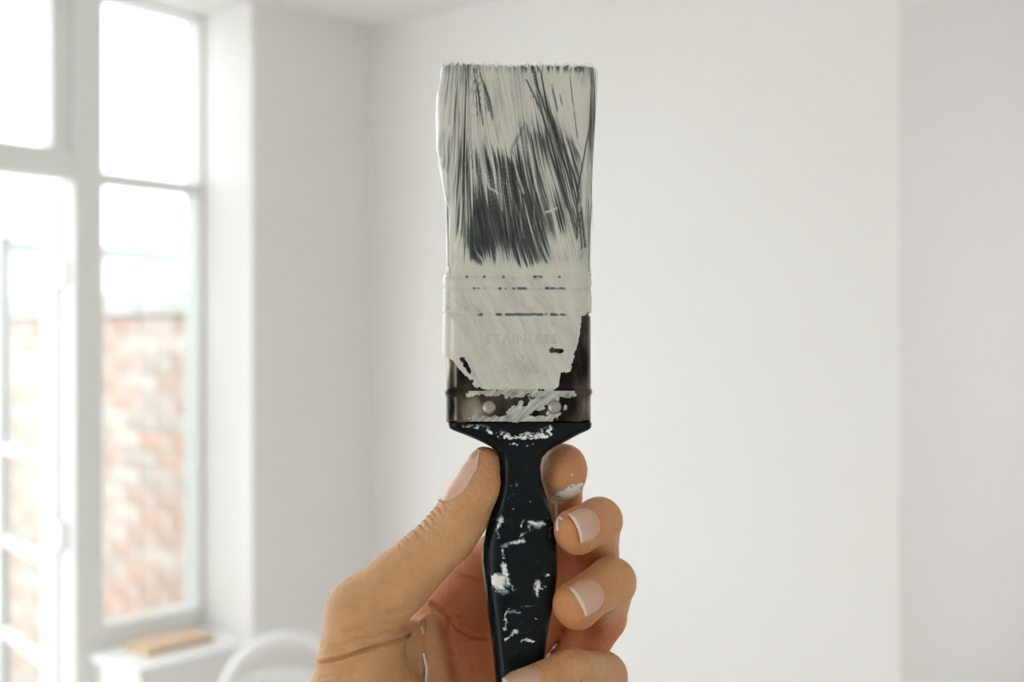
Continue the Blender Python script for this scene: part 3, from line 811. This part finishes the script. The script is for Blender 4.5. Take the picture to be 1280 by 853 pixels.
def sdf(P):
    P = P.astype(np.float32)
    d = None
    for a, b, ra, rb in PALM:
        c = cone(P, U(*a), U(*b), ra, rb)
        d = c if d is None else smin(d, c, 9)
    for a, b, ra, rb in ARM: d = smin(d, cone(P, U(*a), U(*b), ra, rb), 12)
    fd = {}
    for k in FING:
        f = chain(P, k)
        for x, y, z, r in PADS[k]:
            f = smin(f, np.sqrt(((P - U(x, y, z).astype(np.float32)) ** 2).sum(1)) - r, 3.0)
        fd[k] = f
    fi = smin(smin(fd['index'], fd['middle'], .5), smin(fd['ring'], fd['pinky'], .5), .5)
    d = smin(d, fi, 5)
    w = cone(P, U(*WEB[0][0]), U(*WEB[0][1]), *WEB[0][2:])
    d = smin(d, w, 8)
    d = smin(d, cone(P, U(*WEB[1][0]), U(*WEB[1][1]), *WEB[1][2:]), 5)
    d = smin(d, fd['thumb'], 3.0)
    # skin flattens where it presses on the grip
    q = np.nonzero((np.abs(P[:, 2] - DC) < 12) & (np.abs(P[:, 0]) < 20) & (d < 4))[0]
    if len(q):
        l, r_, h, e = handle_at(426.5 - P[q, 1] / DC * FOC)
        w_ = (r_ - l) / 2 / FOC * DC; x0 = ((l + r_) / 2 - 640) / FOC * DC
        g = (((np.abs(P[q, 0] - x0) / w_) ** e + (np.abs(P[q, 2] - DC) / h) ** e) ** (1 / e) - 1) * np.minimum(w_, h)
        d[q] = np.maximum(d[q], .12 - g)
    return d
def grad(P, e=.25):
    k = np.array([[1, -1, -1], [-1, -1, 1], [-1, 1, -1], [1, 1, 1]], float)
    g = sum(q[None] * sdf(P + e * q)[:, None] for q in k)
    return g / (np.linalg.norm(g, axis=1)[:, None] + 1e-9)

H = .85
lo = np.array([-82.0, -262.0, 368.0]); hi = np.array([64.0, -32.0, 462.0])
nc = np.ceil((hi - lo) / (H * 4)).astype(int); nf = nc * 4
cg = np.stack(np.meshgrid(*[lo[i] + H * 4 * (np.arange(nc[i]) + .5) - H / 2 for i in range(3)], indexing='ij'), -1).reshape(-1, 3)
cd = sdf(cg).reshape(nc)
field = np.repeat(np.repeat(np.repeat(cd, 4, 0), 4, 1), 4, 2)
near = np.abs(cd) < H * 4 * 1.5
ci = np.argwhere(near)
off = np.stack(np.meshgrid(range(4), range(4), range(4), indexing='ij'), -1).reshape(-1, 3)
fi_ = (ci[:, None, :] * 4 + off[None]).reshape(-1, 3)
field[fi_[:, 0], fi_[:, 1], fi_[:, 2]] = sdf(lo + H * fi_)
# surface nets
def nets(f, lo, h):
    s = f < 0
    c = np.zeros(tuple(np.array(f.shape) - 1), np.int8)
    for dx in (0, 1):
        for dy in (0, 1):
            for dz in (0, 1):
                c += s[dx:f.shape[0] - 1 + dx, dy:f.shape[1] - 1 + dy, dz:f.shape[2] - 1 + dz]
    act = (c > 0) & (c < 8)
    ids = np.full(act.shape, -1); A = np.argwhere(act); ids[act] = np.arange(len(A))
    acc = np.zeros((len(A), 3)); cnt = np.zeros(len(A))
    corners = [(0, 0, 0), (1, 0, 0), (0, 1, 0), (1, 1, 0), (0, 0, 1), (1, 0, 1), (0, 1, 1), (1, 1, 1)]
    val = [f[A[:, 0] + q[0], A[:, 1] + q[1], A[:, 2] + q[2]] for q in corners]
    for i in range(8):
        for j in range(i + 1, 8):
            if sum(abs(corners[i][k] - corners[j][k]) for k in range(3)) != 1: continue
            x = (val[i] < 0) != (val[j] < 0)
            t = np.where(x, val[i] / np.where(x, val[i] - val[j], 1), 0)
            p = np.array(corners[i])[None] + t[:, None] * (np.array(corners[j]) - np.array(corners[i]))[None]
            acc += np.where(x[:, None], p, 0); cnt += x
    V = lo + h * (A + acc / cnt[:, None])
    Fs = []
    for ax in range(3):
        a, b = [(1, 2), (2, 0), (0, 1)][ax]
        sl0 = [slice(None)] * 3; sl1 = [slice(None)] * 3
        sl0[ax] = slice(0, -1); sl1[ax] = slice(1, None)
        ch_ = s[tuple(sl0)] != s[tuple(sl1)]
        E_ = np.argwhere(ch_)
        ok = (E_[:, a] > 0) & (E_[:, b] > 0) & (E_[:, a] < f.shape[a] - 1) & (E_[:, b] < f.shape[b] - 1)
        E_ = E_[ok]
        def cell(da, db):
            q = E_.copy(); q[:, a] += da; q[:, b] += db
            return ids[q[:, 0], q[:, 1], q[:, 2]]
        quad = np.stack([cell(-1, -1), cell(0, -1), cell(0, 0), cell(-1, 0)], 1)
        flip = ~s[E_[:, 0], E_[:, 1], E_[:, 2]]
        quad[flip] = quad[flip][:, ::-1]
        Fs.append(quad)
    return V, np.concatenate(Fs)
HV, HF = nets(field, lo, H)
def project(V, it=2):
    for _ in range(it):
        V = V - grad(V) * np.clip(sdf(V), -.8, .8)[:, None]
    return V
HV = project(HV, 1)
# split every quad in four
e = np.concatenate([np.sort(HF[:, [i, (i + 1) % 4]], 1) for i in range(4)])
ue, inv = np.unique(e[:, 0].astype(np.int64) * len(HV) + e[:, 1], return_inverse=True)
mid = .5 * (HV[ue // len(HV)] + HV[ue % len(HV)])
cen = HV[HF].mean(1)
nV, nE, nF = len(HV), len(ue), len(HF)
em = (inv.reshape(4, nF) + nV).T
ce = nV + nE + np.arange(nF)
HV = np.concatenate([HV, mid, cen])
HF = np.concatenate([np.stack([HF[:, i], em[:, i], ce, em[:, (i + 3) % 4]], 1) for i in range(4)])
HV = project(HV, 2)
HN = grad(HV, .4)

# nails: frames on the last phalanx
def unit(v): v = np.asarray(v, float); return v / np.linalg.norm(v)
NAILS = {  # outward direction of the nail (X, Z, D), start and end along the bone (mm from the last joint), half angle
    'thumb': ((-.84, .42, -.32), 10.5, 33.6, 1.05), 'index': ((.35, .25, .9), 8, 21.0, .95),
    'middle': ((.30, .37, -.88), 7.5, 17.8, .90), 'ring': ((.40, .42, -.80), 12.0, 23.2, .88), 'pinky': ((-.12, .72, -.68), 15.0, 28.0, .88)}
NFR = {}
for k, (v, a0, a1, th_) in NAILS.items():
    A, B = (JO[k][-3][0] if k == 'thumb' else JO[k][-2][0]), JO[k][-1][0]
    e_ = unit(B - A); v = np.array(v, float); v = unit(v - e_ * (v @ e_)); w = np.cross(e_, v)
    NFR[k] = (A, e_, v, w, np.linalg.norm(B - A), a0, a1, th_)
def nail_uv(k, P):
    A, e_, v, w, L, a0, a1, th_ = NFR[k]
    q = P - A; a = q @ e_; x = q @ v; y = q @ w
    return (a - a0) / (a1 - a0), np.arctan2(y, x) / th_, x, np.hypot(x, y)
disp = np.zeros(len(HV))
for k in NAILS:
    u, t, x, r = nail_uv(k, HV)
    ok = (x > 0) & (r < 14) & (u > -1) & (u < 1.6)
    base_u = .40 * (np.clip(np.abs(t), 0, 1.15) ** 3.2)          # rounded cuticle
    du = (base_u - u) * (NFR[k][6] - NFR[k][5]); dt = (np.abs(t) - 1) * NFR[k][7] * 8.0
    out = np.maximum(du, dt)                                   # mm outside the nail
    m_ = ok & (u < .95)
    disp += np.where(m_, -.38 * sstep(.3, -.5, out) + .32 * np.exp(-((out - .75) / .55) ** 2), 0)
# creases, drawn where they lie on the skin facing us
HP = np.stack([640 + FOC * HV[:, 0] / HV[:, 2], 426.5 - FOC * HV[:, 1] / HV[:, 2]], 1)
face = np.clip(-HN[:, 2], 0, 1) ** .5
near_thumb = chain(HV.astype(np.float32), 'thumb') < 3.0
near_pinky = chain(HV.astype(np.float32), 'pinky') < 2.0
CREASE = [  # polyline, width px, depth mm, where
    ([(399, 829), (430, 822), (455, 813), (480, 805), (500, 800), (515, 791), (526, 779)], 2.0, 1.7, 't'), ([(412, 808), (432, 805), (448, 797), (470, 795), (488, 788), (505, 787)], 1.6, .55, 't'),
    ([(428, 789), (455, 782), (480, 778), (498, 778)], 1.4, .4, 't'), ([(485, 764), (505, 763), (525, 757)], 2.2, .8, 't'), ([(400, 848), (425, 844), (445, 838)], 1.6, .4, 't'),
    ([(535, 705), (541, 712), (552, 715)], 1.2, .14, 't'), ([(420, 760), (445, 755)], 2.5, .12, 't'),
    ([(560, 712), (574, 717), (588, 723), (604, 727)], 1.6, .8, 'p'), ([(540, 755), (556, 766), (572, 785), (590, 797), (606, 798)], 2.4, 1.1, 'p'), ([(552, 760), (575, 769), (600, 772)], 2.0, .25, 'p'),
    ([(562, 772), (563, 795), (566, 815)], 2.6, .9, 'p'), ([(530, 778), (529, 800), (532, 853)], 1.8, .7, 'p'), ([(588, 812), (594, 838)], 4, .4, 'p'),
    ([(713, 816), (717, 828), (716, 848)], 1.2, .22, 'k'), ([(720, 818), (728, 836), (727, 852)], 1.2, .22, 'k'), ([(706, 820), (709, 834)], 1.0, .12, 'k'), ([(734, 822), (738, 840)], 1.0, .12, 'k')]
for pts, w, dep, where in CREASE:
    mk = {'t': near_thumb, 'p': ~near_thumb & (HP[:, 0] < 625), 'k': near_pinky}[where]
    dd = seg_dist(HP[:, 0], HP[:, 1], pts)
    disp += np.where(mk, face * dep * (-np.exp(-(dd / w) ** 2) + .35 * np.exp(-((dd - 2.4 * w) / (1.3 * w)) ** 2)), 0)
# knuckle folds across the back of the thumb
for cx, cy, dep in ((557, 634, .28), (551, 641, .30), (546, 648, .22), (541, 650, .42), (535, 656, .30), (528, 661, .38), (520, 668, .30), (511, 676, .26), (500, 684, .2), (562, 626, .2)):
    q = R.uniform(.5, 1.3)
    pts = [(cx - 12, cy - 15), (cx - 3, cy - 6), (cx + 3 * q, cy + 3 * q), (cx + 9 * q, cy + 4 * q)]
    dd = seg_dist(HP[:, 0] + 4 * (fbm(HP[:, 0] * .12, HP[:, 1] * .12, 111) - .5), HP[:, 1], pts)
    fade = np.exp(-(np.hypot(HP[:, 0] - cx + 3, HP[:, 1] - cy + 4) / 11) ** 2)
    disp += np.where(near_thumb & (HN[:, 2] < .35), fade * 1.5 * (-dep * np.exp(-(dd / 1.3) ** 2) + .3 * dep * np.exp(-((dd - 3) / 1.6) ** 2)), 0)
disp += .10 * (fbm(HV[:, 0] * .25 + HV[:, 2] * .1, HV[:, 1] * .25, 95) - .5)
HV2 = HV + HN * disp[:, None]
tips = {'thumb': .25, 'index': .95, 'middle': .7, 'ring': .7, 'pinky': .4}
blush = np.zeros(len(HV))
for k, s in tips.items():
    c = JO[k][-1][0]; blush = np.maximum(blush, s * np.exp(-(np.linalg.norm(HV - c, axis=1) / 12.5) ** 2))
deep = sstep(405, 422, HV[:, 2]) * .9
blush = np.clip(np.maximum(blush, deep) + .25 * (fbm(HV[:, 0] * .12, HV[:, 1] * .12 + HV[:, 2] * .1, 97) - .5), 0, 1)

person = tag(empty('person', tuple(to_world(U(480, 1100, 430)))), "person's left hand gripping the paintbrush handle between thumb and curled fingers", 'person')
PO = np.array(person.location)
me = np_mesh('hand', to_world(HV2) - PO, HF)
attr(me, 'blush', blush)
hand = link('hand', me, M['skin'], person, True)

def surf_r(k, a, t):
    """distance of the skin from the bone line at height a, angle t (arrays)"""
    A, e_, v, w, L, a0, a1, th_ = NFR[k]
    dirs = np.cos(t)[..., None] * v + np.sin(t)[..., None] * w
    o = A + a[..., None] * e_
    l_ = np.zeros(a.shape); h_ = np.full(a.shape, 14.0)
    for _ in range(16):
        m_ = .5 * (l_ + h_)
        s = sdf((o + dirs * m_[..., None]).reshape(-1, 3)).reshape(a.shape) < 0
        l_ = np.where(s, m_, l_); h_ = np.where(s, h_, m_)
    return l_, o, dirs
for k in NAILS:
    A, e_, v, w, L, a0, a1, th_ = NFR[k]
    nu, nt = 26, 25
    t = np.linspace(-1, 1, nt)[None, :].repeat(nu, 0)
    s = np.linspace(0, 1, nu)[:, None].repeat(nt, 1)
    ub = .40 * np.abs(t) ** 3.2; ue_ = 1.0 - (.10 if k != 'thumb' else .30) * t ** 2
    u = ub + (ue_ - ub) * s
    a = a0 + u * (a1 - a0)
    aa = np.minimum(a, L * .86 + .0 * a)
    r, o, dirs = surf_r(k, aa, t * th_)
    r_mid = r[:, nt // 2][:, None]
    drop = np.clip(a - aa, 0, None) * (.10 if k != 'thumb' else .34)
    r = r - drop + .02 + .16 * (1 - t ** 2) * sstep(0, .15, s)
    P = A + a[..., None] * e_ + dirs * r[..., None]
    P2 = A + a[..., None] * e_ + dirs * (r - .45)[..., None]
    V = np.concatenate([P.reshape(-1, 3), P2.reshape(-1, 3)])
    idx = np.arange(nu * nt).reshape(nu, nt)
    Q = np.stack([idx[:-1, :-1], idx[1:, :-1], idx[1:, 1:], idx[:-1, 1:]], -1).reshape(-1, 4)
    rim = np.concatenate([idx[0, :], idx[1:, -1], idx[-1, -2::-1], idx[-2:0:-1, 0]]); nx_ = np.roll(rim, -1); n_ = nu * nt
    F = np.concatenate([Q, Q[:, ::-1] + n_, np.stack([rim, nx_, nx_ + n_, rim + n_], 1)])
    me = np_mesh('fingernail', to_world(V) - PO, F)
    bm = bmesh.new(); bm.from_mesh(me); bmesh.ops.recalc_face_normals(bm, faces=bm.faces); bm.to_mesh(me); bm.free()
    attr(me, 'edge', np.concatenate([s.ravel(), s.ravel()]) * .62 + np.where(np.concatenate([s.ravel(), s.ravel()]) > (.90 if k != 'thumb' else .97), .35, 0))
    link('fingernail', me, M['nail'], hand, True)

def skin_depth(px, py):
    """march the pixel rays on to the skin"""
    d = unit(np.stack([(px - 640) / FOC, (426.5 - py) / FOC, np.ones(px.shape)], -1).reshape(-1, 3)) if False else np.stack([(px - 640) / FOC, (426.5 - py) / FOC, np.ones(px.shape)], -1).reshape(-1, 3)
    D = np.full(len(d), 372.0)
    for _ in range(40): D = D + np.clip(sdf(d * D[:, None]) * .9, -2, 6)
    return np.where(D < 470, D, 470).reshape(px.shape)
def smear_on_skin(x0, x1, y0, y1, fn, th_=.3):
    px, py = np.meshgrid(np.arange(x0, x1, .5), np.arange(y0, y1, .5))
    c = fn(px, py); D = skin_depth(px, py)
    return sheet('paint_smear', px, py, D, np.clip(c * 1.35, 0, 1), ((c > th_) & (D < 465)).astype(float), M['smear'], hand, .06, .3, PO)
smear_on_skin(684, 730, 604, 640, lambda x, y: np.maximum(np.exp(-(seg_dist(x, y, [(695, 626), (706, 620), (720, 612)]) / 8.5) ** 2), .9 * np.exp(-(seg_dist(x, y, [(706, 616), (727, 606)]) / 4.5) ** 2)) * (1 + 1.6 * rough(x, y, 2, 8)), .42)
smear_on_skin(688, 708, 628, 668, lambda x, y: np.maximum.reduce([1.1 * np.exp(-(seg_dist(x, y, [(695, 632), (696, 650), (696.5, 662)]) / 2.4) ** 2), np.exp(-(seg_dist(x, y, [(696, 645), (702, 649)]) / 1.8) ** 2)]) * (1 + rough(x, y, 2, 9)), .4)
smear_on_skin(524, 540, 780, 856, lambda x, y: (.45 + 1.1 * fbm(x * .3, y * .12, 131)) * (1.1 * np.exp(-(seg_dist(x, y, [(527, 784), (529, 792)]) / 1.3) ** 2) + np.exp(-(seg_dist(x, y, [(529.5, 818), (531, 826), (533.5, 836), (532.5, 853)]) / 1.8) ** 2)), .4)
smear_on_skin(712, 718, 591, 598, lambda x, y: 1.2 * np.exp(-(np.hypot(x - 714.8, y - 594) / 1.6) ** 2), .3)
